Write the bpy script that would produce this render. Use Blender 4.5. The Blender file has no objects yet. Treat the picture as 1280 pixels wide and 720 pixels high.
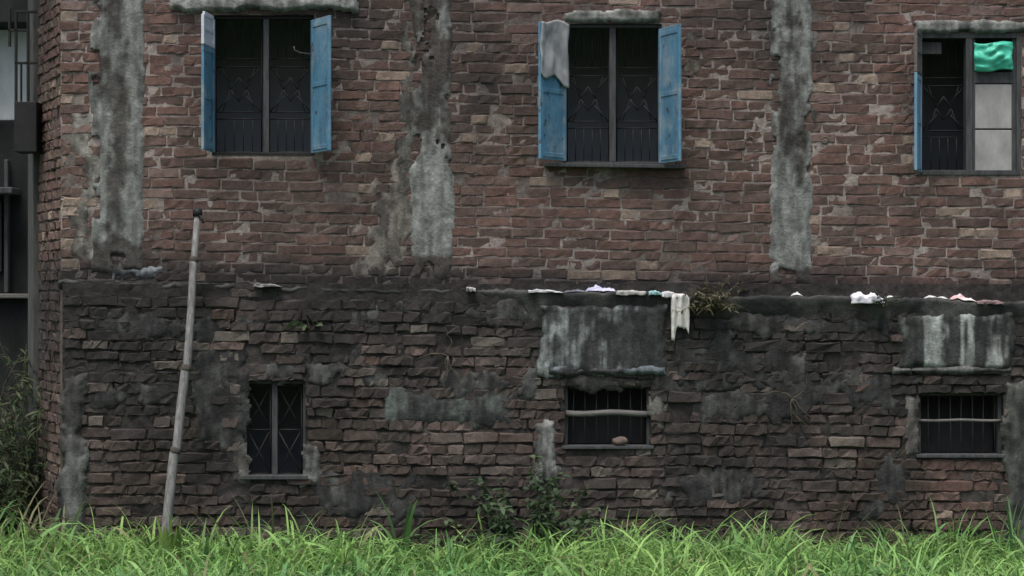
import bpy, math, random
import numpy as np
from mathutils import Vector

random.seed(7); RNG = np.random.default_rng(7)
scene = bpy.context.scene

# ------------------------------------------------------------------ camera, sky, sun, exposure
DIST, S, CZ = 16.0, 165.0, 2.088            # camera distance, photo pixels per metre on the facade, eye height
cam_d = bpy.data.cameras.new('camera'); cam = bpy.data.objects.new('camera', cam_d)
scene.collection.objects.link(cam); scene.camera = cam
cam.location = (0, -DIST, CZ); cam.rotation_euler = (math.radians(90), 0, 0)
cam_d.sensor_width = 36; cam_d.lens = 36 * DIST / (1280 / S); cam_d.clip_end = 2000

SUN_EL, SUN_AZ = 68, 200                    # overcast: high soft sun, a little behind the camera
world = bpy.data.worlds.new('World'); scene.world = world; world.use_nodes = True
wn = world.node_tree; bg = wn.nodes['Background']
sky = wn.nodes.new('ShaderNodeTexSky'); sky.sky_type = 'NISHITA'; sky.sun_disc = False
sky.sun_elevation = math.radians(SUN_EL); sky.sun_rotation = math.radians(SUN_AZ)
sky.dust_density = 5.0; sky.air_density = 1.0; sky.ozone_density = 0.4
wn.links.new(sky.outputs[0], bg.inputs[0]); bg.inputs[1].default_value = 0.10
sun_d = bpy.data.lights.new('sun', 'SUN'); sun = bpy.data.objects.new('sun', sun_d)
scene.collection.objects.link(sun); sun_d.energy = 1.5; sun_d.angle = math.radians(25); sun_d.color = (1.0, .97, .92)
a = math.radians(SUN_AZ); e = math.radians(SUN_EL)
sdir = Vector((math.sin(a) * math.cos(e), math.cos(a) * math.cos(e), math.sin(e)))   # towards the sun
sun.rotation_euler = sdir.to_track_quat('Z', 'Y').to_euler()
vs = scene.view_settings; vs.view_transform = 'Standard'; vs.look = 'None'; vs.gamma = 1; vs.exposure = 0.85
scene.render.resolution_x, scene.render.resolution_y = 1024, 576

# ------------------------------------------------------------------ helpers
def U(px, y=0.0): return (px - 640) / S * (DIST + y) / DIST
def V(py, y=0.0): return CZ + (360 - py) / S * (DIST + y) / DIST
C = scene.collection

def _h(ix, iy, s):
    n = (ix.astype(np.int64) * 374761393 + iy.astype(np.int64) * 668265263 + s * 974634777) & 0xffffffff
    n = ((n ^ (n >> 13)) * 1274126177) & 0xffffffff
    return ((n ^ (n >> 16)) & 0xffff) / 65535.0
def vn(x, y, s=0):
    x = np.asarray(x, float); y = np.asarray(y, float)
    x, y = np.broadcast_arrays(x, y)
    ix = np.floor(x); iy = np.floor(y); fx = x - ix; fy = y - iy
    fx = fx * fx * (3 - 2 * fx); fy = fy * fy * (3 - 2 * fy)
    a = _h(ix, iy, s); b = _h(ix + 1, iy, s); c = _h(ix, iy + 1, s); d = _h(ix + 1, iy + 1, s)
    return (a * (1 - fx) + b * fx) * (1 - fy) + (c * (1 - fx) + d * fx) * fy
def fbm(x, y, s=0, o=4):
    t = 0; A = 1; n = 0
    x = np.asarray(x, float); y = np.asarray(y, float)
    for k in range(o):
        t = t + A * vn(x * 2 ** k + 17.3 * k, y * 2 ** k + 9.1 * k, s + k); n += A; A *= .5
    return t / n
def sstep(a, b, x): t = np.clip((np.asarray(x, float) - a) / (b - a), 0, 1); return t * t * (3 - 2 * t)

def mk(name, verts, faces, mat=None, parent=None, col=None, smooth=True, kind=None):
    me = bpy.data.meshes.new(name)
    me.from_pydata(verts.tolist() if isinstance(verts, np.ndarray) else verts, [],
                   faces.tolist() if isinstance(faces, np.ndarray) else faces)
    if col is not None:
        at = me.color_attributes.new('Col', 'FLOAT_COLOR', 'POINT')
        c4 = np.ones((len(verts), 4), np.float32); c4[:, :3] = col
        at.data.foreach_set('color', c4.ravel())
    if smooth: me.polygons.foreach_set('use_smooth', [True] * len(me.polygons))
    me.update()
    o = bpy.data.objects.new(name, me); C.objects.link(o)
    if mat: me.materials.append(mat)
    if parent: o.parent = parent
    if kind: o['kind'] = kind
    return o
def thing(name, label, cat, loc=(0, 0, 0), group=None):
    o = bpy.data.objects.new(name, None); C.objects.link(o); o.location = loc
    o.empty_display_size = .1; return tag(o, label, cat, group)
def tag(o, label, cat, group=None):
    o['label'] = label; o['category'] = cat
    if group: o['group'] = group
    return o

class MB:                                   # collects boxes and tubes into one mesh
    def __init__(s): s.v = []; s.f = []
    def add(s, v, f):
        n = len(s.v); s.v += [tuple(p) for p in v]; s.f += [tuple(i + n for i in q) for q in f]; return s
    def box(s, x0, x1, y0, y1, z0, z1):
        v = [(x, y, z) for x in (x0, x1) for y in (y0, y1) for z in (z0, z1)]
        return s.add(v, [(0, 1, 3, 2), (4, 6, 7, 5), (0, 4, 5, 1), (2, 3, 7, 6), (0, 2, 6, 4), (1, 5, 7, 3)])
    def quad4(s, p, t):                     # slab: 4 front points, extruded by vector t
        p = [Vector(q) for q in p]; b = [q + Vector(t) for q in p]
        return s.add(p + b, [(0, 1, 2, 3), (7, 6, 5, 4), (0, 4, 5, 1), (1, 5, 6, 2), (2, 6, 7, 3), (3, 7, 4, 0)])
    def tube(s, pts, rad, n=6):
        pts = [Vector(p) for p in pts]; r = rad if isinstance(rad, (list, tuple)) else [rad] * len(pts)
        vv = []; ff = []
        for i, p in enumerate(pts):
            t = (pts[min(i + 1, len(pts) - 1)] - pts[max(i - 1, 0)]).normalized()
            u = t.orthogonal().normalized() if i == 0 else (u - t * u.dot(t)).normalized()
            w = t.cross(u)
            for k in range(n):
                a = 2 * math.pi * k / n; vv.append(p + (u * math.cos(a) + w * math.sin(a)) * r[i])
        for i in range(len(pts) - 1):
            for k in range(n):
                ff.append((i * n + k, i * n + (k + 1) % n, (i + 1) * n + (k + 1) % n, (i + 1) * n + k))
        ff.append(tuple(range(n - 1, -1, -1))); ff.append(tuple((len(pts) - 1) * n + k for k in range(n)))
        return s.add(vv, ff)
    def build(s, name, mat, parent=None, smooth=False, bevel=0):
        o = mk(name, s.v, s.f, mat, parent, smooth=smooth)
        if bevel:
            m = o.modifiers.new('bevel', 'BEVEL'); m.width = bevel; m.segments = 2; m.limit_method = 'ANGLE'
        return o

# ------------------------------------------------------------------ materials
def nmat(name, rough=.9):
    m = bpy.data.materials.new(name); m.use_nodes = True
    b = m.node_tree.nodes['Principled BSDF']; b.inputs['Roughness'].default_value = rough
    b.inputs['Specular IOR Level'].default_value = .25
    return m, m.node_tree.nodes, m.node_tree.links, b
def noise(nd, ln, scale, detail=5, vec=None, rough=.6):
    n = nd.new('ShaderNodeTexNoise'); n.inputs['Scale'].default_value = scale
    n.inputs['Detail'].default_value = detail; n.inputs['Roughness'].default_value = rough
    if vec is not None: ln.new(vec, n.inputs['Vector'])
    return n
def ramp(nd, ln, src, stops):
    r = nd.new('ShaderNodeValToRGB'); ln.new(src, r.inputs[0])
    el = r.color_ramp.elements
    while len(el) < len(stops): el.new(.5)
    for e_, (p, c) in zip(el, stops): e_.position = p; e_.color = (*c, 1)
    return r
def mix(nd, ln, a, b, fac, mode='MULTIPLY'):
    m = nd.new('ShaderNodeMix'); m.data_type = 'RGBA'; m.blend_type = mode
    for s_, v in ((m.inputs[0], fac), (m.inputs[6], a), (m.inputs[7], b)):
        if hasattr(v, 'is_linked'): ln.new(v, s_)
        else: s_.default_value = v if isinstance(v, float) else (*v, 1)
    return m.outputs[2]
def bump(nd, ln, b, h, strength, dist):
    n = nd.new('ShaderNodeBump'); n.inputs['Strength'].default_value = strength
    n.inputs['Distance'].default_value = dist; ln.new(h, n.inputs['Height']); ln.new(n.outputs[0], b.inputs['Normal'])

def masonry(name, lo=.55, hi=1.35, scale=22, bs=.8, bd=.012):
    m, nd, ln, b = nmat(name, .95)
    at = nd.new('ShaderNodeAttribute'); at.attribute_name = 'Col'
    geo = nd.new('ShaderNodeNewGeometry')
    n1 = noise(nd, ln, scale, 8, geo.outputs['Position'], .68)
    r1 = ramp(nd, ln, n1.outputs[0], [(.28, (lo,) * 3), (.72, (hi,) * 3)])
    n2 = noise(nd, ln, scale * 4.3, 5, geo.outputs['Position'], .7)
    r2 = ramp(nd, ln, n2.outputs[0], [(.3, (.72,) * 3), (.7, (1.22,) * 3)])
    c = mix(nd, ln, at.outputs[0], r1.outputs[0], 1.0); c = mix(nd, ln, c, r2.outputs[0], 1.0)
    ln.new(c, b.inputs['Base Color'])
    ad = nd.new('ShaderNodeMath'); ad.operation = 'ADD'; ln.new(n1.outputs[0], ad.inputs[0]); ln.new(n2.outputs[0], ad.inputs[1])
    bump(nd, ln, b, ad.outputs[0], bs, bd)
    return m
M_BRICK = masonry('fired_brick', .6, 1.3, 24, .7, .012)
M_MORTAR = masonry('lime_mortar', .5, 1.4, 30, .9, .015)
M_CEMENT = masonry('stained_cement', .6, 1.3, 14, .7, .012)

def speck(name, c0, c1, scale=8, rough=.8, bs=.3, stretch=(1, 1, 1), c2=None, metal=0):
    m, nd, ln, b = nmat(name, rough)
    tc = nd.new('ShaderNodeNewGeometry'); mp = nd.new('ShaderNodeMapping'); mp.inputs['Scale'].default_value = stretch
    ln.new(tc.outputs['Position'], mp.inputs[0])
    n = noise(nd, ln, scale, 7, mp.outputs[0], .65)
    st = [(.32, c0), (.68, c1)] if c2 is None else [(.3, c0), (.6, c1), (.72, c2)]
    ln.new(ramp(nd, ln, n.outputs[0], st).outputs[0], b.inputs['Base Color'])
    b.inputs['Metallic'].default_value = metal
    if bs: bump(nd, ln, b, n.outputs[0], bs, .01)
    return m
def worn_blue(name, c0, c1, c2):
    m, nd, ln, b = nmat(name, .65)
    g = nd.new('ShaderNodeNewGeometry'); mp = nd.new('ShaderNodeMapping'); mp.inputs['Scale'].default_value = (1.6, 1.6, .45); ln.new(g.outputs['Position'], mp.inputs[0])
    n1 = noise(nd, ln, 5, 7, mp.outputs[0], .65); base = ramp(nd, ln, n1.outputs[0], [(.3, c0), (.55, c1), (.74, c2)]).outputs[0]
    n2 = noise(nd, ln, 13, 8, g.outputs['Position'], .75); k = ramp(nd, ln, n2.outputs[0], [(.57, (0, 0, 0)), (.63, (1, 1, 1))])
    c = mix(nd, ln, base, (.06, .05, .045), k.outputs[0], 'MIX')
    n3 = noise(nd, ln, 4, 6, g.outputs['Position'], .7); k3 = ramp(nd, ln, n3.outputs[0], [(.49, (0, 0, 0)), (.66, (.75, .75, .75))])
    c = mix(nd, ln, c, (.26, .33, .37), k3.outputs[0], 'MIX'); ln.new(c, b.inputs['Base Color']); bump(nd, ln, b, n2.outputs[0], .25, .006)
    return m
M_BLUE = worn_blue('chipped_blue_paint', (.055, .13, .20), (.085, .215, .325), (.15, .29, .39))
M_BLUE_D = speck('faded_blue_paint', (.10, .22, .33), (.20, .32, .42), 7, .6, .2, (1, 1, .4))
M_WHITEP = speck('old_white_paint', (.42, .46, .52), (.58, .62, .68), 9, .6, .2)
M_FRAME = speck('weathered_grey_timber', (.030, .033, .035), (.075, .080, .083), 14, .85, .4, (3, 3, .4))
M_FRAME_L = speck('pale_weathered_timber', (.07, .07, .067), (.16, .155, .148), 14, .85, .5, (.5, 3, 3))
M_IRON = speck('dull_dark_iron', (.010, .011, .012), (.026, .025, .025), 25, .7, .2)
M_IRON_L = speck('grey_iron', (.035, .037, .038), (.065, .065, .065), 25, .65, .2)
M_BLACK = speck('black_painted_sheet', (.010, .011, .012), (.022, .022, .024), 9, .6, .2)
M_ROOM = speck('pale_room_plaster', (.34, .39, .42), (.46, .50, .53), 3, .95, .1)
M_CORE = speck('raw_masonry_core', (.06, .055, .05), (.13, .115, .10), 12, .95, .5)
M_PANEL = speck('dirty_white_board', (.20, .20, .195), (.36, .36, .355), 5, .7, .1, (1, 1, .6))
M_BAMBOO = speck('grey_dry_bamboo', (.075, .077, .078), (.25, .25, .245), 10, .8, .4, (6, 6, .5))
M_NODE = speck('dark_bamboo_node', (.03, .028, .025), (.09, .08, .07), 20, .9, .4)
M_NEI_D = speck('mossy_dark_cement', (.005, .007, .0075), (.024, .027, .027), 3.5, .95, .3, (1, 1, .5))
M_NEI_W = speck('whitewashed_cement', (.36, .39, .40), (.56, .59, .60), 3, .9, .2, (1.5, 1.5, .5))
M_TWIG = speck('dry_twig', (.05, .042, .03), (.12, .10, .075), 12, .9, .2)
M_SOIL = speck('damp_grassy_soil', (.018, .030, .012), (.045, .070, .024), 1.5, 1, .4)

def cloth(name, c0, c1, sc=9, trans=.0, rough=.6):
    m, nd, ln, b = nmat(name, rough)
    tc = nd.new('ShaderNodeTexCoord')
    n = noise(nd, ln, sc, 5, tc.outputs['Object'])
    ln.new(ramp(nd, ln, n.outputs[0], [(.35, c0), (.65, c1)]).outputs[0], b.inputs['Base Color'])
    bump(nd, ln, b, n.outputs[0], .3, .01)
    return m
def leafm(name, tr=.35):
    m, nd, ln, b = nmat(name, .55)
    at = nd.new('ShaderNodeAttribute'); at.attribute_name = 'Col'
    ln.new(at.outputs[0], b.inputs['Base Color'])
    t = nd.new('ShaderNodeBsdfTranslucent'); ln.new(at.outputs[0], t.inputs[0])
    mx = nd.new('ShaderNodeMixShader'); mx.inputs[0].default_value = tr
    ln.new(b.outputs[0], mx.inputs[1]); ln.new(t.outputs[0], mx.inputs[2])
    ln.new(mx.outputs[0], nd['Material Output'].inputs[0])
    return m
M_LEAF = leafm('green_leaf')

# ------------------------------------------------------------------ dirt and course geometry shared by all masonry
LOW_Y = -0.12                               # face of the thicker ground storey
def ledge_py(px): return 349 + (np.asarray(px, float) - 80) * (375 - 349) / 1200
def slope(py): return np.interp(py, [0, 360, 480, 660], [.029, .021, .017, .006])

BLOBS = [(700, 350, 900, 14, .35), (1240, 290, 60, 70, .45), (560, 90, 60, 130, .4), (985, 80, 30, 100, .35), (430, 60, 50, 120, .25),
         (330, 215, 110, 20, .35), (770, 222, 110, 16, .25), (140, 330, 120, 30, .6), (440, 330, 150, 22, .45), (480, 240, 40, 90, .25), (1060, 40, 60, 70, .22),
         (900, 60, 60, 90, .12), (640, 90, 60, 90, .15), (230, 100, 40, 90, .15), (1100, 250, 110, 70, -.12), (640, 270, 90, 50, -.08), (270, 280, 80, 40, -.05),
         (700, 600, 300, 40, -.05), (470, 550, 150, 22, -.22), (190, 540, 90, 25, -.2), (1195, 610, 62, 45, -.55), (1090, 560, 90, 40, -.06),
         (560, 420, 120, 50, -.14), (180, 440, 80, 60, -.08), (1040, 425, 40, 25, -.22), (830, 545, 60, 40, -.2), (930, 520, 60, 60, -.05), (1110, 620, 50, 40, .2), (420, 560, 40, 50, .05), (300, 420, 260, 45, .13), (900, 430, 260, 50, .10), (640, 480, 500, 30, .06)]
def dirt(x, z):
    px = 640 + S * np.asarray(x); py = 360 - (np.asarray(z) - CZ) * S
    low = sstep(-12, 12, py - ledge_py(px))
    d = .10 * (1 - low) + .66 * low
    d = d + (fbm(x * 1.1, z * 1.1, 3) - .46) * 1.0 + (fbm(x * 5, z * .7, 11) - .45) * (.62 - .40 * low)
    d = d + .22 * (1 - low) * sstep(200, 0, py) + .55 * np.exp(-((py - ledge_py(px) + 6) / 17) ** 2) * (1 - low) + low * (fbm(x * 2.3, z * .9, 15) - .5) * 1.5
    for bx, by, rx, ry, am in BLOBS:
        d = d + am * np.exp(-((px - bx) / rx) ** 2 - ((py - by) / ry) ** 2)
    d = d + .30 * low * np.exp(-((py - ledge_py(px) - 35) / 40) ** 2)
    return np.clip(d, 0, .97)
DIRT = np.array([.0295, .0285, .0275])
DIRT_B = np.array([.052, .041, .035])
def soil(col, d, x=None, z=None):
    D = DIRT[None, :]
    if x is not None:
        py = 360 - (z - CZ) * S
        b = (sstep(.35, .65, fbm(x * 1.4, z * 1.6, 17)) * sstep(470, 560, py) * .9)[:, None]; D = D * (1 - b) + DIRT_B * b
    return col * (1 - d[:, None]) + D * d[:, None]

OPEN = {  # window openings in photo pixels: x0, x1, y0 (top), y1 (bottom), storey
    'w1': (265, 393, 19, 194, 0), 'w2': (704, 827, 30, 206, 0), 'w3': (1145, 1276, 42, 219, 0),
    'l1': (303, 382, 476, 597, 1), 'l2': (706, 813, 483, 558, 1), 'l3': (1149, 1254, 492, 569, 1)}
def rects(storey, grow=0.0):
    y = LOW_Y if storey else 0
    return {k: (U(a, y) - grow, U(b, y) + grow, V(d, y) - grow, V(c, y) + grow) for k, (a, b, c, d, s_) in OPEN.items() if s_ == storey}

# ------------------------------------------------------------------ the ground
gx = np.concatenate([np.linspace(-400, -9, 10), np.linspace(-8, 8, 65), np.linspace(9, 400, 10)])
gy = np.concatenate([np.linspace(-400, -17, 10), np.linspace(-16, 8, 97), np.linspace(9, 400, 10)])
X, Y = np.meshgrid(gx, gy); Z = np.where((abs(X) < 9) & (abs(Y) < 17), (fbm(X * .7, Y * .7, 21) - .5) * .10, 0)
def gh(x, y): return (fbm(np.asarray(x) * .7, np.asarray(y) * .7, 21) - .5) * .10
nx, ny = len(gx), len(gy); I = np.arange(nx * ny).reshape(ny, nx)
F = np.stack([I[:-1, :-1], I[:-1, 1:], I[1:, 1:], I[1:, :-1]], -1).reshape(-1, 4)
mk('ground', np.stack([X, Y, Z], -1).reshape(-1, 3), F, M_SOIL, kind='structure')

# ------------------------------------------------------------------ the brick building: shell
XL, XR = U(78), U(1500)
ZT = V(-150); ZLEDGE = V(362)
bld = thing('brick_building', 'two-storey weathered red brick building with cement columns and dirty ledge', 'building', (0, 0, 0))
def core_boxes(storey, x0, x1, y0, y1, z0, z1):
    m = MB(); rs = sorted(rects(storey).values()); cx = x0
    for (a, b, c, d) in rs:
        m.box(cx, a, y0, y1, z0, z1); m.box(a, b, y0, y1, z0, c); m.box(a, b, y0, y1, d, z1); cx = b
    m.box(cx, x1, y0, y1, z0, z1); return m
upper = core_boxes(0, XL, XR, .035, .26, ZLEDGE, ZT).build('upper_wall', M_CORE, bld)
lower = core_boxes(1, XL, XR, LOW_Y + .045, .26, -.5, ZLEDGE - .002).build('lower_wall', M_CORE, bld)
CH_D = Vector((-.42, 1.0, 0)).normalized(); CH_N = Vector((-CH_D.y, CH_D.x, 0)); CH_L = 1.15
c0 = Vector((XL, .0, 0)); c1 = c0 + CH_D * CH_L
MB().quad4([(c0.x, c0.y + .002, -.5), (c1.x, c1.y, -.5), (c1.x, c1.y, ZT), (c0.x, c0.y + .002, ZT)], -CH_N * .24).build('side_wall', M_CORE, bld)
m = MB(); m.box(c1.x, c1.x + .24, c1.y + .1, 6, -.5, ZT - .003); m.box(XR - .24, XR - .003, .262, 6, -.5, ZT - .003); m.box(c1.x + .243, XR - .243, 5.76, 5.997, -.5, ZT - .004)
m.build('rear_wall', M_ROOM, bld)
for k, (z0, z1) in enumerate(((-.52, -.40), (ZLEDGE - .35, ZLEDGE - .2), (ZT - .16, ZT - .01))):
    MB().box(-3.1, XR - .25, .265, 5.75, z0, z1).build(('floor_slab', 'floor_slab', 'roof_slab')[k], M_ROOM, bld)
MB().box(c1.x - .05, XR + .05, -.06, 6.05, ZT + .002, ZT + .1).build('roof_slab', M_CORE, bld)
for xx in (U(548), U(985)):
    for (z0, z1) in ((-.39, ZLEDGE - .355), (ZLEDGE - .195, ZT - .165)):
        MB().box(xx - .06, xx + .06, .266, 1.297, z0, z1).build('added_partition', M_ROOM, bld)

for (z0, z1) in ((-.385, ZLEDGE - .36), (ZLEDGE - .19, ZT - .17)):
    MB().box(-3.05, XR - .26, 1.3, 1.4, z0, z1).build('added_partition', M_ROOM, bld)  # pale partition added close behind the windows to brighten the dark rooms
# mortar skin: dense uneven sheet with the window openings cut out
def skin(name, px0, px1, py0, py1, storey, parent, res=.018):
    y0 = LOW_Y if storey else 0
    xs = np.arange(U(px0, y0), U(px1, y0), res); zs = np.arange(V(py1, y0), V(py0, y0), res)
    xs = list(xs); zs = list(zs)
    rs = rects(storey)
    for (a, b, c, d) in rs.values():       # snap grid lines to the opening edges
        for val, arr in ((a, xs), (b, xs), (c, zs), (d, zs)):
            i = int(np.argmin(abs(np.array(arr) - val))); arr[i] = val
    xs = np.array(xs); zs = np.array(zs)
    X, Z = np.meshgrid(xs, zs)
    rough = fbm(X * 9, Z * 9, 31 + storey) - .5; fine = fbm(X * 34, Z * 34, 35, 3) - .5
    if storey: out = -.006 + rough * .036 + fine * .016
    else: out = .0050 + rough * .0075 + fine * .006
    Yv = y0 - out
    edge = np.zeros_like(X, bool)
    drop = np.zeros((len(zs) - 1, len(xs) - 1), bool)
    cx = (xs[1:] + xs[:-1]) / 2; cz = (zs[1:] + zs[:-1]) / 2
    for (a, b, c, d) in rs.values():
        drop |= ((cx > a) & (cx < b))[None, :] & ((cz > c) & (cz < d))[:, None]
    I = np.arange(X.size).reshape(X.shape)
    F = np.stack([I[:-1, :-1], I[:-1, 1:], I[1:, 1:], I[1:, :-1]], -1)[~drop].reshape(-1, 4)
    Vv = np.stack([X, Yv, Z], -1).reshape(-1, 3)
    x, z = X.ravel(), Z.ravel(); d = dirt(x, z)
    pale = sstep(.34, .60, fbm(x * 3, z * 3, 41))[:, None]
    base = np.array([.17, .147, .135]) * (1 - pale) + np.array([.36, .315, .29]) * pale
    if storey: base = base * .36; d = np.clip(d + .08, 0, .95)
    col = soil(base, np.clip(d * (.95 if storey else .72), 0, 1))
    # reveals: strips from the sheet back to the core
    ev = []; ef = []; ec = []
    n0 = len(Vv)
    for (a, b, c, d_) in rs.values():
        ring = [(i, int(np.argmin(abs(zs - c)))) for i in range(int(np.argmin(abs(xs - a))), int(np.argmin(abs(xs - b))) + 1)]
        ring += [(int(np.argmin(abs(xs - b))), j) for j in range(int(np.argmin(abs(zs - c))) + 1, int(np.argmin(abs(zs - d_))) + 1)]
        ring += [(i, int(np.argmin(abs(zs - d_)))) for i in range(int(np.argmin(abs(xs - b))) - 1, int(np.argmin(abs(xs - a))) - 1, -1)]
        ring += [(int(np.argmin(abs(xs - a))), j) for j in range(int(np.argmin(abs(zs - d_))) - 1, int(np.argmin(abs(zs - c))), -1)]
        k0 = n0 + len(ev)
        for (i, j) in ring: ev.append((xs[i], y0 + .05, zs[j])); ec.append(col[I[j, i]] * .8)
        for q in range(len(ring)):
            r = (q + 1) % len(ring)
            ef.append((int(I[ring[q][1], ring[q][0]]), k0 + q, k0 + r, int(I[ring[r][1], ring[r][0]])))
    Vv = np.concatenate([Vv, np.array(ev)]); col = np.concatenate([col, np.array(ec)])
    return mk(name, Vv, F.tolist() + ef, M_MORTAR, parent, col)
skin('mortar', 76, 1500, -150, 372, 0, upper)
skin('mortar', 78, 1500, 352, 720, 1, lower)

# ------------------------------------------------------------------ coats: ragged cement layers lying on the masonry
COATS = []                                  # (px0, px1, py0, py1) solid cores where no brick shows
def coat(name, px0, px1, py0, py1, y0, thick, colfn, parent, edge=9, amp=10, seed=1, top=True, bot=True, lefte=True, righte=True, res=.013, cut=-.6, relief=.008, holes=None, top_fn=None, mat=None, solid=False):
    xs = np.arange(U(px0 - edge - amp, y0), U(px1 + edge + amp, y0), res); zs = np.arange(V(py1 + edge + amp, y0), V(py0 - edge - amp, y0), res)
    X, Z = np.meshgrid(xs, zs)
    px = 640 + X * S * DIST / (DIST + y0); py = 360 - (Z - CZ) * S * DIST / (DIST + y0)
    big = 1e3
    dl = (px - px0) if lefte else big; dr = (px1 - px) if righte else big
    dt = (py - py0 - (top_fn(px) if top_fn else 0)) if top else big; db = (py1 - py) if bot else big
    dd = np.minimum(np.minimum(dl, dr), np.minimum(dt, db)) * np.ones_like(X)
    nz = (fbm(X * 7, Z * 5, seed + 50) - .5) * 2.6 * amp + (fbm(X * 30, Z * 30, seed + 60, 3) - .5) * .5 * amp
    mask = (dd + nz) / edge
    if holes is not None: mask = np.minimum(mask, 6) - 7.5 * holes(px, py) * sstep(.56, .66, fbm(X * 8, Z * 6, seed + 40))
    h = thick * np.clip(sstep(-.9, 1.0, mask), 0, 1) - .02 * sstep(0, -1.0, mask) + (fbm(X * 6, Z * 4, seed + 70) - .5) * 2 * relief
    I = np.arange(X.size).reshape(X.shape)
    keepv = mask > cut
    keep = keepv[:-1, :-1] & keepv[:-1, 1:] & keepv[1:, 1:] & keepv[1:, :-1]
    F = np.stack([I[:-1, :-1], I[:-1, 1:], I[1:, 1:], I[1:, :-1]], -1)[keep].reshape(-1, 4)
    used = np.unique(F); rm = -np.ones(X.size, int); rm[used] = np.arange(len(used))
    Vv = np.stack([X, y0 - h, Z], -1).reshape(-1, 3)[used]
    col = colfn(X.ravel()[used], Z.ravel()[used], px.ravel()[used], py.ravel()[used], mask.ravel()[used])
    COATS.append((px0 + 4, px1 - 4, py0 + 3, py1 - 3, y0))
    return mk(name, Vv, rm[F], mat or M_CEMENT, parent, col)

def ccol(light, dark, thr=.5, sx=5, sz=.9, seed=0, grime=1.0, extra=None):
    L = np.array(light); D = np.array(dark)
    def f(x, z, px, py, mask):
        t = fbm(x * sx, z * sz, seed + 80, 5) * .6 + fbm(x * 12, z * 9, seed + 90) * .4 - (thr - .5)
        if extra is not None: t = t + extra(px, py)
        t = sstep(.40, .57, t)[:, None]
        c = D * (1 - t) + L * t
        g = .55 * fbm(x * 34, z * 5, seed + 7, 4) + .45 * fbm(x * 18, z * 15, seed + 8, 5)
        return c * (.62 + .76 * sstep(.30, .70, g))[:, None] * (.86 + .28 * vn(x * 60, z * 60, 5))[:, None]
    return f
GREY = (.135, .155, .148); DGREY = (.055, .062, .060); BLK = (.030, .032, .032)
coat('concrete_column', 114, 179, -150, 340, 0, .030, ccol((.175, .185, .176), (.062, .060, .055), .54, 7, .5, 1, extra=lambda px, py: .22 * np.exp(-((px - 172) / 12) ** 2) + .10 * np.exp(-((px - 120) / 16) ** 2) - .12 * np.exp(-((px - 148) / 14) ** 2) + .25 * sstep(170, 280, py) * np.exp(-((px - 160) / 25) ** 2) - .6 * sstep(290, 325, py)), bld, seed=1, edge=6, amp=3.5, top=False, holes=lambda px, py: np.maximum(.9 * sstep(132, 112, px), .9 * sstep(300, 335, py))); COATS.pop()
coat('concrete_column', 514, 564, -150, 348, 0, .026, ccol((.185, .198, .190), (.058, .053, .048), .57, 6, 1.2, 2, extra=lambda px, py: .45 * sstep(190, 225, py) * sstep(340, 300, py) - .10 * sstep(200, 150, py) - .6 * sstep(310, 345, py)), bld, seed=2, edge=7, amp=5, top=False, holes=lambda px, py: .75 * sstep(215, 170, py) + .8 * sstep(315, 340, py)); COATS.pop()
coat('concrete_column', 963, 1014, -150, 354, 0, .028, ccol((.185, .196, .188), (.054, .051, .047), .54, 6, 1.0, 3, extra=lambda px, py: .30 * sstep(190, 260, py) - .6 * sstep(315, 352, py) + .1 * np.exp(-((px - 970) / 9) ** 2) + .12 * np.exp(-((px - 1012) / 6) ** 2)), bld, seed=3, edge=6, amp=4, top=False, holes=lambda px, py: .30 * sstep(240, 170, py) + .6 * sstep(320, 348, py)); COATS.pop()
# mortar smears on the bricks
sm = ccol((.21, .205, .185), (.075, .07, .064), .46, 8, 5, 9)
coat('plaster_patch', 92, 118, 150, 318, 0, .016, sm, bld, seed=5, edge=10, amp=22)
coat('plaster_patch', 142, 204, 331, 347, 0, .030, ccol((.155, .172, .185), (.055, .056, .056), .48, 5, 7, 19), bld, seed=28, edge=9, amp=13, relief=.010); COATS.pop()
coat('plaster_patch', 455, 512, 205, 330, 0, .014, ccol((.15, .14, .125), (.055, .052, .048), .5, 8, 5, 10), bld, seed=6, edge=12, amp=34); COATS.pop()
coat('plaster_patch', 500, 516, 10, 240, 0, .016, ccol((.11, .11, .10), (.05, .05, .047), .5, 8, 5, 11), bld, seed=7, edge=10, amp=18); COATS.pop()
coat('plaster_patch', 425, 450, 60, 190, 0, .010, ccol((.10, .09, .08), (.05, .046, .043), .5, 8, 5, 12), bld, seed=8, edge=12, amp=26); COATS.pop()
coat('plaster_patch', 1016, 1020, 20, 230, 0, .014, ccol((.13, .125, .115), (.05, .05, .047), .5, 8, 5, 13), bld, seed=9, edge=8, amp=12); COATS.pop()
coat('plaster_patch', 855, 866, 40, 150, 0, .012, ccol((.13, .115, .10), (.06, .055, .05), .5, 8, 5, 14), bld, seed=10, edge=8, amp=14); COATS.pop()
# lintels and cement over the upper windows
LC = ccol((.24, .25, .235), (.10, .105, .10), .42, 4, 6, 20)
coat('lintel', 212, 446, -4, 14, 0, .075, LC, bld, seed=11, edge=4, amp=4, relief=.01)
coat('lintel', 704, 824, 14, 28, 0, .045, LC, bld, seed=12, edge=3, amp=4, relief=.012)
coat('lintel', 1143, 1330, 27, 41, 0, .050, ccol((.17, .18, .17), (.07, .075, .072), .45, 4, 6, 22), bld, seed=13, edge=3, amp=3, relief=.01)
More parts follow.
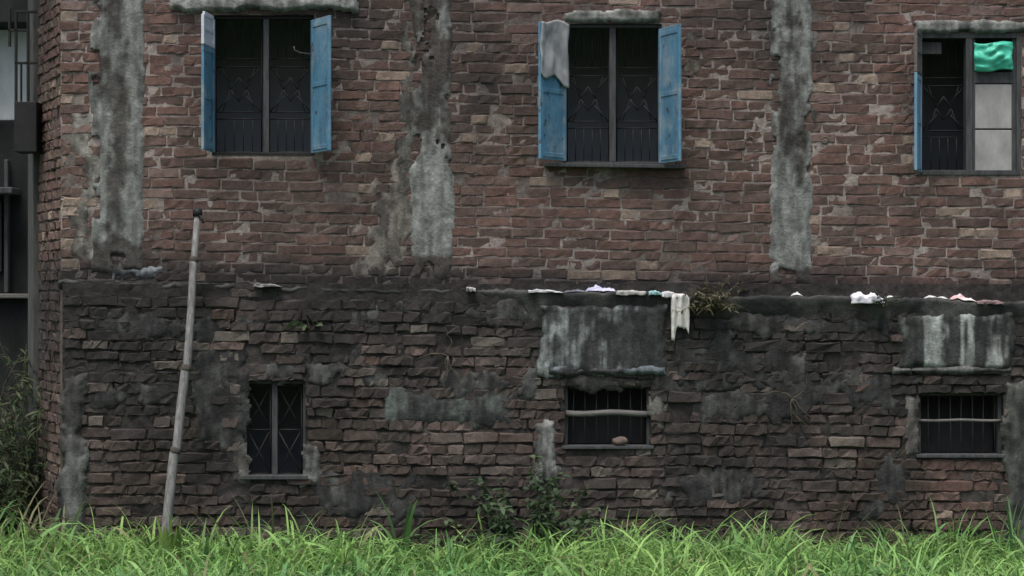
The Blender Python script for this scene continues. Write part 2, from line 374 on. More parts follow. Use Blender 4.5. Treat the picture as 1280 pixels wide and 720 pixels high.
# ground storey plaster
def streaks(cx, w): return lambda px, py: sum(.30 * np.exp(-((px - c) / q) ** 2) for c, q in zip(cx, w))
coat('plaster_patch', 676, 834, 381, 466, LOW_Y, .035, ccol((.20, .225, .225), (.040, .043, .044), .62, 16, 1.6, 30, extra=lambda px, py: .16 * np.exp(-((px - 705) / 28) ** 2) - .40 * np.exp(-((px - 805) / 34) ** 2 - ((py - 430) / 26) ** 2) + .05 * np.exp(-((px - 755) / 12) ** 2 - ((py - 440) / 20) ** 2)), bld, seed=14, edge=6, amp=8)
coat('plaster_patch', 1124, 1262, 393, 460, LOW_Y, .035, ccol((.26, .285, .275), (.040, .044, .043), .72, 18, 1.8, 31, extra=streaks([1160, 1170, 1201, 1238, 1212], [5, 10, 4, 8, 6])), bld, seed=15, edge=6, amp=8)
coat('plaster_patch', 664, 692, 528, 604, LOW_Y, .035, ccol((.24, .25, .24), (.07, .072, .068), .48, 20, 2, 32), bld, seed=16, edge=6, amp=13)
coat('plaster_patch', 80, 107, 470, 700, LOW_Y, .045, ccol((.105, .110, .104), (.042, .042, .040), .54, 12, 2.5, 33), bld, seed=17, edge=6, amp=10)
coat('plaster_patch', 1258, 1330, 478, 700, LOW_Y, .040, ccol((.085, .09, .082), (.04, .042, .04), .5, 6, 2, 34), bld, seed=18, edge=6, amp=6)
coat('plaster_patch', 480, 640, 494, 528, LOW_Y, .018, ccol((.085, .098, .092), (.038, .040, .040), .55, 7, 4, 35), bld, seed=19, edge=10, amp=14)
coat('plaster_patch', 384, 396, 560, 600, LOW_Y, .022, ccol((.15, .155, .145), (.06, .06, .055), .45, 12, 4, 36), bld, seed=20, edge=6, amp=10); COATS.pop()
coat('plaster_patch', 290, 302, 560, 600, LOW_Y, .016, ccol((.11, .105, .095), (.05, .05, .046), .45, 12, 4, 37), bld, seed=21, edge=6, amp=10); COATS.pop()
coat('plaster_patch', 814, 832, 490, 540, LOW_Y, .016, ccol((.12, .12, .11), (.05, .05, .046), .45, 12, 4, 38), bld, seed=22, edge=6, amp=10); COATS.pop()
coat('plaster_patch', 1135, 1146, 500, 566, LOW_Y, .016, ccol((.11, .105, .1), (.05, .05, .046), .45, 12, 4, 39), bld, seed=23, edge=6, amp=9); COATS.pop()
coat('plaster_patch', 680, 1110, 470, 484, LOW_Y, .012, ccol((.06, .06, .055), (.035, .036, .035), .5, 6, 6, 44), bld, seed=24, edge=10, amp=18); COATS.pop()
DK = lambda q: ccol((.062, .064, .062), (.030, .031, .031), .55, 6, 4, q)
for q, (a_, b_, c_, d_, am) in enumerate(((120, 300, 398, 420, 24), (330, 470, 452, 470, 26), (850, 1010, 440, 470, 30), (880, 1000, 500, 520, 22), (1090, 1136, 575, 640, 24), (400, 520, 590, 640, 20),
                                         (860, 1100, 398, 410, 20), (560, 660, 470, 486, 22), (840, 960, 590, 620, 22), (130, 200, 480, 500, 22), (240, 296, 440, 560, 20), (1000, 1120, 470, 500, 24), (440, 660, 388, 396, 18))):
    coat('plaster_patch', a_, b_, c_, d_, LOW_Y, .016, DK(50 + q), bld, seed=30 + q, edge=12, amp=am, relief=.012); COATS.pop()
# drip ledges under the two plaster panels
coat('sill', 684, 832, 458, 468, LOW_Y, .045, ccol((.105, .125, .14), (.045, .048, .050), .55, 5, 6, 40, extra=lambda px, py: .22 * sstep(760, 790, px)), bld, seed=25, edge=4, amp=5, relief=.016)
coat('sill', 1116, 1264, 459, 466, LOW_Y, .045, ccol((.11, .115, .11), (.045, .046, .045), .5, 5, 6, 41), bld, seed=26, edge=4, amp=4, relief=.014)

# ledge between the storeys: projecting black cement band with a real top
def ledge():
    y0 = LOW_Y; xs = np.arange(XL - .01, XR, .016)
    px = 640 + xs * S * DIST / (DIST + y0)
    zt = V(ledge_py(px) + 2, y0) + (fbm(xs * 6, xs * 0, 91) - .5) * .045 + (fbm(xs * 26, xs * 0, 97, 2) - .5) * .018
    prof = [(.14, .0), (.02, .004), (-.030, .0), (-.042, -.010)] + [(-.044 + .0035 * k, -.010 - .015 * k) for k in range(1, 19)]
    n = len(prof); Vv = []; cc = []
    for j, (dy, dz) in enumerate(prof):
        z = zt + dz; t = (fbm(xs * 7, z * 7, 92) - .5)
        yy = y0 + dy - t * .03 * (j > 1) + (fbm(xs * 4, xs * 0 + .5, 95) - .36) * .12 * max(0, (j - 6) / 10) + (fbm(xs * 13, z * 13, 96) - .5) * .05 * max(0, (j - 4) / 12) + .07 * sstep(670, 560, px) * max(0, (j - 4) / 7)
        if j > 1: yy = yy + .048 * sstep(690, 560, px)
        if dy > .1: yy = np.full_like(xs, .03)
        Vv.append(np.stack([xs, yy, z], -1))
        k = sstep(.40, .66, fbm(xs * 5, z * 3, 93))[:, None]
        cc.append(np.array(BLK) * (1 - k) + np.array([.075, .077, .074]) * k)
    I = np.arange(n * len(xs)).reshape(n, len(xs))
    F = np.stack([I[:-1, :-1], I[1:, :-1], I[1:, 1:], I[:-1, 1:]], -1).reshape(-1, 4)
    return mk('ledge', np.concatenate(Vv), F, M_CEMENT, bld, np.concatenate(cc)), xs, zt
_, LX, LZ = ledge()
def ledge_top(x): return float(np.interp(x, LX, LZ))

# ------------------------------------------------------------------ bricks
def brick_geo(x0, x1, z0, z1, out, y0, hi, er, seed):
    """eroded brick in wall coordinates: front grid plus a skirt running back into the mortar"""
    us = (0, .03, .18, .36, .52, .66, .82, .97, 1) if (hi and er > 1.5) else (0, .03, .3, .5, .72, .97, 1) if hi else (0, .035, .5, .965, 1)
    vs_ = (0, .11, .89, 1)
    if x1 - x0 < .15: us = (0, .06, .5, .94, 1) if hi else (0, .07, .93, 1)
    nu, nv = len(us), len(vs_); P = []
    rx = RNG.normal(0, 1, (nv, nu)); rz = RNG.normal(0, 1, (nv, nu)); ry = RNG.normal(0, 1, (nv, nu))
    tilt = RNG.normal(0, .004 if er < 1.5 else .007); wt, wb = (RNG.normal(0, .005, 2) if er > 1.5 else RNG.normal(0, .002, 2))
    for j, v in enumerate(vs_):
        for i, u in enumerate(us):
            eu = i in (0, nu - 1); ev = j in (0, nv - 1)
            x = x0 + (x1 - x0) * u + rx[j, i] * (.005 if eu or i in (1, nu - 2) else .010) * er
            z = z0 + (z1 - z0) * v + rz[j, i] * .0030 * er + (wt if v > .5 else wb) * (u - .5)
            if eu and ev:
                x += (.004 if u == 0 else -.004) * er; z += (.004 if v == 0 else -.004) * er
            o = out + ry[j, i] * .0035 * er + tilt * (u - .5) - (.0045 * er if (eu or ev) else 0) - (.003 * er if (eu and ev) else 0)
            P.append((x, y0 - o, z))
    F = [(j * nu + i, j * nu + i + 1, (j + 1) * nu + i + 1, (j + 1) * nu + i) for j in range(nv - 1) for i in range(nu - 1)]
    ring = [i for i in range(nu)] + [j * nu + nu - 1 for j in range(1, nv)] + [(nv - 1) * nu + i for i in range(nu - 2, -1, -1)] + [j * nu for j in range(nv - 2, 0, -1)]
    k0 = len(P); P += [(P[r][0], y0 + .032, P[r][2]) for r in ring]
    n = len(ring)
    F += [(ring[q], k0 + q, k0 + (q + 1) % n, ring[(q + 1) % n]) for q in range(n)]
    return np.array(P), F

REDS = np.array([(.160, .093, .080), (.140, .088, .078), (.126, .090, .080), (.168, .099, .084), (.114, .085, .076), (.146, .100, .087)])
def brick_tint(storey, w):
    r = random.random()
    if storey == 0:
        if w < .16 and r < .22 or r < .02: c = np.array([.30, .235, .19]) * random.uniform(.8, 1.15)
        elif r < .05: c = np.array([.19, .135, .12])
        else: c = (REDS[random.randrange(len(REDS))] * .6 + np.array([.142, .095, .080]) * .4) * random.uniform(.88, 1.13)
    else:
        if r < .05: c = np.array([.20, .175, .15])
        elif r < .10: c = np.array([.20, .125, .095])
        else: c = (REDS[random.randrange(len(REDS))] * .55 + np.array([.125, .118, .108]) * .45) * random.uniform(.72, 1.28)
    return c
BR = []                                     # (area in view, storey, verts, faces, colours)
def lay(storey, px0, px1, py_top, py_bot, course_px, bl, joint):
    y0 = LOW_Y if storey else 0
    rs = list(rects(storey, .006).values())
    zc = V(py_top, y0); row = 0; ch0 = course_px / S
    while zc > V(py_bot, y0):
        ch = ch0 * (random.uniform(.95, 1.05) if storey == 0 else random.uniform(.88, 1.14)); py = 360 - (zc - CZ) * S; sl = float(slope(py))
        x = U(px0, y0) - (random.uniform(0, bl * .5) if row % 2 else random.uniform(.3, .6) * bl); hdr_row = random.random() < (.10 if storey == 0 else .18)
        xs0 = U(px0, y0)
        while x < U(px1, y0):
            r = random.random()
            L = bl * random.uniform(.93, 1.08)
            if hdr_row and r < .75 or r < .10: L = bl * random.uniform(.46, .54)
            elif r < .20: L = bl * random.uniform(.62, .8)
            a, b = max(x, xs0 + (.0 if row % 2 else .01)), x + L - joint * random.uniform(.6, 1.3); x += L
            if b - a < .05: continue
            segs = [(a, b)]
            xm = (a + b) / 2
            wav = float(fbm(xm * 1.7, row * .11, 61) - .5) * (.028 if storey == 0 else .05) + float(fbm(xm * 5, row * .7, 62) - .5) * (.008 if storey == 0 else .02)
            zt = zc - sl * xm + wav; zb = zt - ch + joint * random.uniform(.5, 1.1) * (1.0 if storey == 0 else 1.25)
            for (ra, rb, rc, rd) in rs:
                new = []
                for (p, q) in segs:
                    if q <= ra or p >= rb or zt <= rc + .004 or zb >= rd - .004: new.append((p, q)); continue
                    cov = min(zt, rd) - max(zb, rc)
                    if cov < .45 * (zt - zb):       # trim the course against sill or head
                        if zb < rd < zt and rd > (zt + zb) / 2 - .03: zb = max(zb, rd)
                        elif zb < rc < zt: zt = min(zt, rc)
                        new.append((p, q)); continue
                    if p < ra - .03: new.append((p, ra))
                    if q > rb + .03: new.append((rb, q))
                segs = new
            for (p, q) in segs:
                if q - p < .03 or zt - zb < .02: continue
                cpx = 640 + (p + q) / 2 * S; cpy = 360 - ((zt + zb) / 2 - CZ) * S
                if storey == 0 and zb < ledge_top((p + q) / 2) - .05: continue
                if storey == 1 and zt > ledge_top((p + q) / 2) - (.09 if cpx > 660 else .045): continue
                hid = any(A + 10 < cpx < B - 10 and c_ + 5 < cpy < d_ - 5 and abs(yy - y0) < .01 for A, B, c_, d_, yy in COATS)
                if hid: continue
                partly = any(A - 14 < cpx < B + 14 and c_ - 8 < cpy < d_ + 8 and abs(yy - y0) < .01 for A, B, c_, d_, yy in COATS)
                vis = 0 if (partly or cpx < 60 or cpx > 1285 or cpy < -4 or cpy > 640) else (q - p) * (zt - zb)
                er = .85 if storey == 0 else 1.51
                out = (.010 + random.gauss(0, .0022)) if storey == 0 else (.010 + random.gauss(0, .006))
                if storey == 1 and random.random() < .05: out -= .03
                BR.append((vis, storey, (p, q, zb, zt, out, y0, er), brick_tint(0 if (storey and 1120 < cpx < 1256 and cpy > 566) else storey, q - p), None))
        zc -= ch; row += 1
lay(0, 76, 1500, -150, 380, 12.75, .254, .011)
lay(1, 79, 1500, 354, 700, 13.1, .255, .011)
order = sorted(range(len(BR)), key=lambda i: -BR[i][0] * (1 if BR[i][1] else 1.12))
single = set(order[:300])
accV, accF, accC, accS, off = [], [], [], [], 0
def brick_cols(P, tint):
    d = dirt(P[:, 0], P[:, 2]); j = 1 + (RNG.random(len(P)) - .5) * .22
    pale = float(tint[1] > .13)
    dd = np.clip(d * (1 - .35 * pale), 0, 1)
    return soil(tint[None, :] * j[:, None], dd, P[:, 0], P[:, 2])
for i, (vis, st, g, tint, _) in enumerate(BR):
    one = i in single
    P, Fq = brick_geo(*g[:6], not one, g[6], i)
    col = brick_cols(P, tint)
    if one:
        o_ = P.mean(0); ob = mk('brick', P - o_, Fq, M_BRICK, (upper, lower)[st], col, smooth=False); ob.location = o_
    else:
        accV.append(P); accC.append(col); accF += [tuple(k + off for k in f) for f in Fq]; off += len(P); accS += [False] * len(Fq)
# chamfered end wall: bricks laid along it
z = -.2; row = 0
while z < ZT:
    u = -.02 if row % 2 else -.10
    while u < CH_L - .22:
        L = random.choice((.25, .25, .125)) ; a_, b_ = max(u, .0), min(u + L - .012, CH_L - .2); u += L
        if b_ - a_ < .05: continue
        P, Fq = brick_geo(a_, b_, z + .006, z + .072, .012 + random.gauss(0, .004), 0, True, 1.4, 0)
        d = dirt(np.full(len(P), -3.5) + P[:, 0] * .2, P[:, 2])
        t = (np.array([.17, .125, .10]) if random.random() < .35 else brick_tint(0, b_ - a_))
        W = np.array(c0)[None, :] + P[:, :1] * np.array(CH_D)[None, :] - P[:, 1:2] * np.array(CH_N)[None, :]
        W[:, 2] = P[:, 2]
        accV.append(W); accC.append(soil(t[None, :] * np.ones((len(P), 1)), np.clip(d * .8, 0, 1))); accF += [tuple(k + off for k in f) for f in Fq]; off += len(P); accS += [False] * len(Fq)
    z += .078; row += 1
bw = mk('brickwork', np.concatenate(accV), accF, M_BRICK, bld, np.concatenate(accC), kind='stuff'); bw.data.polygons.foreach_set('use_smooth', accS)
cp = c0 + CH_D * (CH_L - .2)
MB().quad4([tuple(cp + CH_N * .05) , tuple(c1 + CH_N * .05 + CH_D * .05), tuple(c1 + CH_N * .05 + CH_D * .05 + Vector((0, 0, ZT))), tuple(cp + CH_N * .05 + Vector((0, 0, ZT)))], -CH_N * .12).build('concrete_column', speck('corner_cement', (.04, .043, .042), (.11, .112, .105), 5, .95, .4, (3, 3, .6)), bld)

# ------------------------------------------------------------------ windows
def part(name, parent=None):
    o = bpy.data.objects.new(name, None); C.objects.link(o); o.parent = parent or bld; o.empty_display_size = .05; return o
def bar(m, px0, py0, px1, py1, y, r=.006): m.tube([(U(px0, y), y, V(py0, y)), (U(px1, y), y, V(py1, y))], r, 5)
def fbox(m, px0, px1, py0, py1, y0, y1): return m.box(U(px0), U(px1), y0, y1, V(py1), V(py0))
def win_root(name='window', cx=0, cy=0, y=0):
    return part(name)
def shutter(win, hx, py0, py1, width, ang, side, mat, py0b=None, name='shutter', label=None, y=-.03, skew=0):
    """steel-faced leaf hinged at hx (m); ang = degrees from the wall normal, away from the opening"""
    d = Vector((side * math.sin(math.radians(ang)), -math.cos(math.radians(ang)), 0)); n = Vector((-d.y, d.x, 0)) * side
    z0, z1 = V(py1), V(py0); m = MB(); t = .018
    def slab(a, b, c, d_, th, off):
        p = [Vector((hx, y, 0)) + d * q + Vector((0, 0, zz)) + n * off for q, zz in ((a, c), (b, c + skew), (b, d_ + skew), (a, d_))]
        m.quad4(p, -n * th)
    slab(0, width, z0, z1, .010, 0)
    for (a, b) in ((.001, .035), (width - .035, width - .001)): slab(a, b, z0 + .002, z1 - .002, .022, .006)
    for f in (0.02, .49, .94):
        zz = z0 + (z1 - z0) * f; slab(.036, width - .036, zz, zz + .035, .020, .005)
    o = m.build(name, mat, win, bevel=.003)
    if label: o['label'] = label
    return o
def grille(win, px0, px1, py0, py1, y, style):
    m = MB(); w = px1 - px0; h = py1 - py0; r = .0055
    for f in (0.0, 1.0): bar(m, px0 + w * f, py0, px0 + w * f, py1, y, r)
    if style == 'star':
        for f in (.0, .30, .36, .70, .75, 1.0): bar(m, px0, py0 + h * f, px1, py0 + h * f, y, r)
        for f in (.2, .4, .6, .8):
            bar(m, px0 + w * f, py0, px0 + w * f, py0 + h * .30, y, .004); bar(m, px0 + w * f, py0 + h * .75, px0 + w * f, py1, y, .004)
        c = (px0 + w / 2, py0 + h * .53)
        for sx in (-1, 1):
            for sy in (-1, 1):
                bar(m, c[0] + sx * w * .5, c[1] + sy * h * .17, c[0] + sx * w * .16, c[1] + sy * h * .05, y, r)
                bar(m, c[0] + sx * w * .18, c[1], c[0], c[1] + sy * h * .09, y, r)
                bar(m, c[0] + sx * w * .18, c[1], c[0] + sx * w * .36, c[1] + sy * h * .17, y, .004)
    elif style == 'diag':
        for f in (0, .5, 1): bar(m, px0, py0 + h * f, px1, py0 + h * f, y, r)
        for k in range(2):
            a_, b_ = py0 + h * k / 2, py0 + h * (k + 1) / 2
            bar(m, px0, a_, px1, b_, y, .005); bar(m, px1, a_, px0, b_, y + .008, .005)
    return m.build('grille', M_IRON, win, smooth=True)

def frame(win, px0, px1, py0, py1, y0, y1, t=5, mat=M_FRAME, mull=None, mw=4):
    m = MB(); fbox(m, px0, px0 + t, py0, py1, y0, y1); fbox(m, px1 - t, px1, py0, py1, y0, y1)
    fbox(m, px0 + t, px1 - t, py0, py0 + t, y0 + .002, y1); fbox(m, px0 + t, px1 - t, py1 - t, py1, y0 + .002, y1)
    m.build('frame', mat, win, bevel=.004)
    if mull: fbox(MB(), mull - mw, mull + mw, py0 + t, py1 - t, y0 + .004, y1).build('mullion', M_FRAME, win, bevel=.003)
# first upper window
w = part('window'); w['label'] = 'window with narrow half-white left shutter'
frame(w, 265, 393, 19, 194, .03, .10, 4, M_BLACK, 332, 3.5)
grille(w, 270, 327, 24, 190, .13, 'star'); grille(w, 337, 389, 24, 190, .13, 'star')
shutter(w, U(267), 25, 62, .35, 5.5, -1, M_WHITEP, name='shutter_panel', label='white painted upper panel of blue shutter')
shutter(w, U(267), 62, 191, .35, 5.5, -1, M_BLUE)
shutter(w, U(391), 26, 192, .35, 28, 1, M_BLUE)
m = MB(); m.tube([(U(391), -.12, V(70)), (U(378), -.16, V(69)), (U(371), -.16, V(66)), (U(370), -.16, V(61))], .006, 6); m.build('latch', M_IRON_L, w, smooth=True)
# second upper window
w = part('window'); w['label'] = 'window with rag over its left blue shutter'
frame(w, 704, 827, 30, 206, .02, .10, 4, M_FRAME, 766, 4)
grille(w, 709, 761, 35, 202, .12, 'star'); grille(w, 771, 822, 35, 202, .12, 'star')
shutter(w, U(706), 34, 202, .36, 34, -1, M_BLUE)
shutter(w, U(825), 37, 205, .36, 21, 1, M_BLUE)
m = MB(); m.quad4([(U(680), -.10, V(209)), (U(856), -.10, V(211.5)), (U(856), -.10, V(207)), (U(680), -.10, V(204))], (0, .12, 0)); m.build('sill', M_FRAME, w, bevel=.005)
# third upper window
w = part('window'); w['label'] = 'window half closed by pale boards'
frame(w, 1145, 1276, 42, 219, -.02, .08, 6, M_FRAME, 1211, 4)
grille(w, 1153, 1206, 48, 213, .12, 'star')
m = MB(); fbox(m, 1215, 1270, 90, 104, .0, .05); fbox(m, 1215, 1219, 48, 213, .001, .05); fbox(m, 1265, 1270, 48, 213, .001, .05); m.build('shutter_frame', M_FRAME, w, bevel=.003)
fbox(MB(), 1219, 1265, 105, 160.5, .008, .03).build('board', M_PANEL, w, bevel=.003); fbox(MB(), 1219, 1265, 162.5, 213, .006, .03).build('board', M_PANEL, w, bevel=.003)
fbox(MB(), 1152, 1178, 52, 67, .03, .06).build('board', M_FRAME, w, bevel=.003)
shutter(w, U(1149), 44, 96, .34, 17, -1, M_FRAME_L, name='shutter_panel', label='bare grey upper panel of shutter'); shutter(w, U(1149), 96, 216, .34, 17, -1, M_BLUE_D)
# ground-storey windows
def lbox(m, px0, px1, py0, py1, y0, y1): return m.box(U(px0, LOW_Y), U(px1, LOW_Y), y0, y1, V(py1, LOW_Y), V(py0, LOW_Y))
w = part('window'); w['label'] = 'tall low window with crossed diagonal bars'
m = MB(); lbox(m, 303, 307, 476, 597, -.07, .0); lbox(m, 378, 382, 476, 597, -.07, .0); lbox(m, 307, 378, 476, 480, -.068, .0); m.build('frame', M_FRAME, w, bevel=.003)
lbox(MB(), 339, 346, 480, 594, -.072, -.02).build('mullion', M_FRAME, w, bevel=.003); lbox(MB(), 300, 385, 594, 599, LOW_Y - .035, .0).build('sill', M_FRAME, w, bevel=.004)
grille(w, 309, 338, 482, 592, -.04, 'diag'); grille(w, 347, 377, 482, 592, -.04, 'diag')
for (a_, b_, t_, bt, my, lab) in ((706, 813, 483, 558, 517, 'low window with vertical bars and bowed pale rail'), (1149, 1254, 492, 569, 526, 'low barred window beside the grey plaster pier')):
    w = part('window'); w['label'] = lab
    m = MB(); lbox(m, a_, a_ + 4, t_, bt, -.06, .0); lbox(m, b_ - 4, b_, t_, bt, -.06, .0); lbox(m, a_ + 4, b_ - 4, t_, t_ + 3, -.058, .0); m.build('frame', M_FRAME, w, bevel=.003)
    m = MB()
    for k in range(7): 
        xx = a_ + 4 + (b_ - a_ - 8) * (k + .5) / 7; bar(m, xx, t_ + 3, xx + random.uniform(-1, 1), bt - 1, .02, .0055)
    m.build('grille', M_IRON_L, w, smooth=True)
    lbox(MB(), a_ + 4.5, b_ - 4.5, my + 1, bt - 1, .10, .12).build('panel', M_BLACK, w, bevel=.003)
    m = MB(); n_ = 9; pts = [(U(a_ + 1 + (b_ - a_ - 2) * k / n_, LOW_Y), -.075, V(my + (1.0 * math.sin(k * .9) if a_ < 1000 else .5 * math.sin(k)), LOW_Y)) for k in range(n_ + 1)]
    m.tube(pts, .024 if a_ < 1000 else .012, 6); m.build('rail', M_FRAME_L, w, smooth=True)
    lbox(MB(), a_ - 4, b_ + 4, bt - 1, bt + 3, LOW_Y - .03, .0).build('sill', M_FRAME, w, bevel=.004)
# clay pipe ends in the upper wall
for (px, py, r) in ((937, 176, .036), (1031, 175, .03)):
    m = MB(); n = 16; rr = [(r, .02), (r, -.014), (r * .62, -.014), (r * .6, .02)]
    vv = [(U(px) + q * math.cos(2 * math.pi * k / n), y, V(py) + q * math.sin(2 * math.pi * k / n)) for q, y in rr for k in range(n)]
    ff = [(j * n + k, j * n + (k + 1) % n, (j + 1) * n + (k + 1) % n, (j + 1) * n + k) for j in range(3) for k in range(n)] + [tuple(3 * n + k for k in range(n))]
    m.add(vv, ff).build('pipe_end', M_CORE, bld, smooth=True)
# iron cage on the chamfered end wall
cage = part('window_cage'); cage['label'] = 'black iron cage with solid lower panel'
y_ = .55
m = MB()
def cb(px0, px1, py0, py1, dy=0, d=.03): m.box(U(px0, y_), U(px1, y_), y_ + dy, y_ + dy + d, V(py1, y_), V(py0, y_))
cb(18, 21, 16, 128); cb(33, 36, 16, 128); cb(18, 45, 13, 16); cb(18, 45, 77, 80); cb(25, 27, 80, 128); cb(10, 13, 10, 58); cb(10, 34, 36, 39)
m.build('frame', M_IRON, cage, bevel=.003)
MB().box(U(18, y_), U(46, y_), y_ - .01, y_ + .25, V(190, y_), V(127, y_)).build('panel', M_BLACK, cage, bevel=.006)

# ------------------------------------------------------------------ the neighbour building in the gap on the left
ny = 4.0
nb = thing('neighbour_building', 'dark mossy cement building with whitewashed upper wall beyond the gap', 'building', (U(-40, ny), ny, 0))
def nbox(name, px0, px1, py0, py1, y0, y1, mat):
    m = MB().box(U(px0, ny) - nb.location.x, U(px1, ny) - nb.location.x, y0 - ny, y1 - ny, V(py1, ny), V(py0, ny)); return m.build(name, mat, nb, bevel=.01)
nbox('lower_wall', -500, 60, 151, 760, ny, ny + 4, M_NEI_D)
nbox('upper_wall', -500, 42, 36, 150, ny + .05, ny + 4, M_NEI_W)
nbox('eave', -510, 48, -10, 35, ny - .4, ny + 4.2, M_NEI_D)
nbox('upper_storey', -500, 44, -160, -11, ny + .02, ny + 4, M_NEI_D)
nbox('ledge', -500, 50, 367, 373, ny - .12, ny - .002, M_FRAME_L)
nbox('drain_pipe', 8, 13, 200, 366, ny - .10, ny - .01, M_FRAME)
nbox('window_shade', -60, 26, 236, 244, ny - .35, ny - .003, M_FRAME)
nbox('shutter', -40, 4, 250, 340, ny - .05, ny - .004, M_BLACK)

# ------------------------------------------------------------------ leaning bamboo pole
base = Vector((U(207, -.72), -.72, -.03)); top = Vector((U(247, -.02), -.10, V(264)))
pole = thing('bamboo_pole', 'long grey bamboo pole leaning against the brick wall', 'pole', tuple(base))
ppts = [(208, 660, -.66), (215, 590, -.58), (218, 566, -.55), (221, 560, -.55), (226, 510, -.49), (232, 462, -.43), (234, 458, -.43), (239, 385, -.325), (242, 327, -.26), (243, 322, -.25), (247, 266, -.185)]
prad = [.036, .036, .036, .034, .034, .034, .031, .029, .028, .026, .023]
wp = [Vector((U(a_, y), y, V(b_, y))) for a_, b_, y in ppts]
wp.insert(0, Vector((U(206, -.72), -.72, -.03))); prad.insert(0, .036)
MB().tube([p - base for p in wp], prad, 12).build('culm', M_BAMBOO, pole, smooth=True)
for i in (3, 6, 9):
    p = (wp[i] + wp[i + 1]) / 2 - base; d = (wp[i + 1] - wp[i - 1]).normalized(); r = max(prad[i], prad[i + 1])
    MB().tube([p - d * .022, p - d * .012, p, p + d * .012, p + d * .022], [r + .001, r + .004, r + .005, r + .003, r + .001], 12).build('node', M_NODE, pole, smooth=True)
d = (wp[-1] - wp[-2]).normalized(); p = wp[-1] - base
MB().tube([p - d * .03, p + d * .02, p + d * .035], [.034, .036, .02], 10).build('cap', M_BLACK, pole, smooth=True)
MB().tube([p - d * .01, p - d * .02 + Vector((.03, -.03, -.01)), p - d * .05 + Vector((.05, -.03, -.03))], .008, 6).build('tie', M_BLACK, pole, smooth=True)

# ------------------------------------------------------------------ litter on the ledge
def sheet(name, label, cat, px0, px1, h, c0_, c1_, depth=.09, y=-.105, amp=.02, seed=0, drop=0.0, n=(18, 10), peak=.5, lift=.004, group=None):
    """a crumpled sheet resting on the ledge; drop = how far the front edge hangs down"""
    x0, x1 = U(px0, y), U(px1, y); xc = (x0 + x1) / 2; zt = ledge_top(xc)
    u = np.linspace(0, 1, n[0]); v = np.linspace(0, 1, n[1]); Ug, Vg = np.meshgrid(u, v)
    ragged = (fbm(Ug * 5, Vg * 3, seed) - .5)
    X = (Ug - .5) * (x1 - x0) + ragged * .25 * (x1 - x0) * .3
    Yv = (.5 - Vg) * depth + (fbm(Ug * 4, Vg * 4, seed + 3) - .5) * .03
    crumple = fbm(Ug * 5 + seed, Vg * 4, seed + 5, 3); ridge = abs(fbm(Ug * 4, Vg * 3 + seed, seed + 9, 2) - .5) * 2
    env = np.clip(np.sin(np.pi * Ug), 0, 1) ** .7 * np.clip(1 - abs(Vg - .45) * 1.5, .0, 1)
    Zv = lift + h * .85 * env * (.25 + .8 * crumple) + h * .55 * env * abs(fbm(Ug * 9, Vg * 6, seed + 21, 2) - .5) * 2 - (1 - ridge) * h * .10 * env + np.array([ledge_top(xc + q) - zt for q in X.ravel()]).reshape(X.shape)
    if drop:
        t = np.clip((Vg - .45) / .55, 0, 1)
        Yv = np.where(t > 0, -depth * .5 - .022 - .02 * (fbm(Ug * 5, Vg * 3, seed) ) - .012 * np.sin(Ug * 14), Yv)
        Zv = np.where(t > 0, Zv * (1 - t) - t * drop * (np.interp(Ug, [0, .22, .3, .42, .5, .62, .72, .85, 1], [1.10, 1.14, .80, .76, .80, .77, .84, .80, .96]) if drop > .1 else (.75 + .5 * vn(Ug * 6, Ug * 0, seed + 2))), Zv)
    I = np.arange(X.size).reshape(X.shape)
    F = np.stack([I[:-1, :-1], I[:-1, 1:], I[1:, 1:], I[1:, :-1]], -1).reshape(-1, 4)
    o = mk(name, np.stack([X, Yv, Zv], -1).reshape(-1, 3), F, cloth(name + '_material', c0_, c1_, 14), None)
    o.location = (xc, y, zt); s_ = o.modifiers.new('thickness', 'SOLIDIFY'); s_.thickness = .003; s_.offset = 1
    return tag(o, label, cat, group)
G = 'litter on the ledge'
W0, W1 = (.34, .34, .36), (.66, .66, .69)
sheet('paper_strip', 'flat white paper strip lying left of the lilac bag', 'paper', 660, 704, .012, W0, W1, seed=5, group=G, drop=.012)
sheet('plastic_wrapper', 'dark bluish wrapper crumpled against the lilac bag', 'wrapper', 703, 738, .035, (.05, .055, .075), (.17, .18, .22), seed=7, group=G)
sheet('plastic_bag', 'crumpled lilac-white plastic bag above the plaster panel', 'plastic bag', 731, 770, .075, (.30, .30, .44), (.55, .55, .68), seed=9, group=G, depth=.10)
sheet('plastic_strip', 'thin pale plastic strip between lilac bag and hanging rag', 'plastic strip', 770, 806, .02, (.20, .20, .20), (.48, .47, .44), seed=11, group=G, drop=.02)
sheet('plastic_scrap', 'small teal plastic scrap beside hanging white rag', 'scrap', 810, 826, .02, (.12, .30, .32), (.40, .55, .56), seed=13, group=G, drop=.02)
sheet('cloth_rag', 'torn white rag hanging down over the ledge edge', 'rag', 838, 860, .03, (.42, .42, .40), (.66, .65, .62), seed=15, drop=.30, n=(16, 26), group=G)
sheet('paper_scrap', 'white paper scrap folded next to the hanging rag', 'paper', 826, 846, .03, W0, W1, seed=16, drop=.03, group=G)
sheet('plastic_bag', 'peaked white and lilac bag right of the third cement column', 'plastic bag', 1062, 1102, .085, (.55, .54, .64), (.80, .80, .84), seed=18, group=G, depth=.12, drop=.02)
sheet('paper_scrap', 'tiny white scrap at foot of third cement column', 'paper', 988, 1003, .03, W0, W1, seed=19, group=G)
sheet('paper_scrap', 'tiny white scrap beside the green ledge weed', 'paper', 1106, 1117, .025, W0, W1, seed=20, group=G)
sheet('paper_scrap', 'white scrap on ledge left of the pinkish bag', 'paper', 1154, 1170, .035, W0, W1, seed=21, group=G)
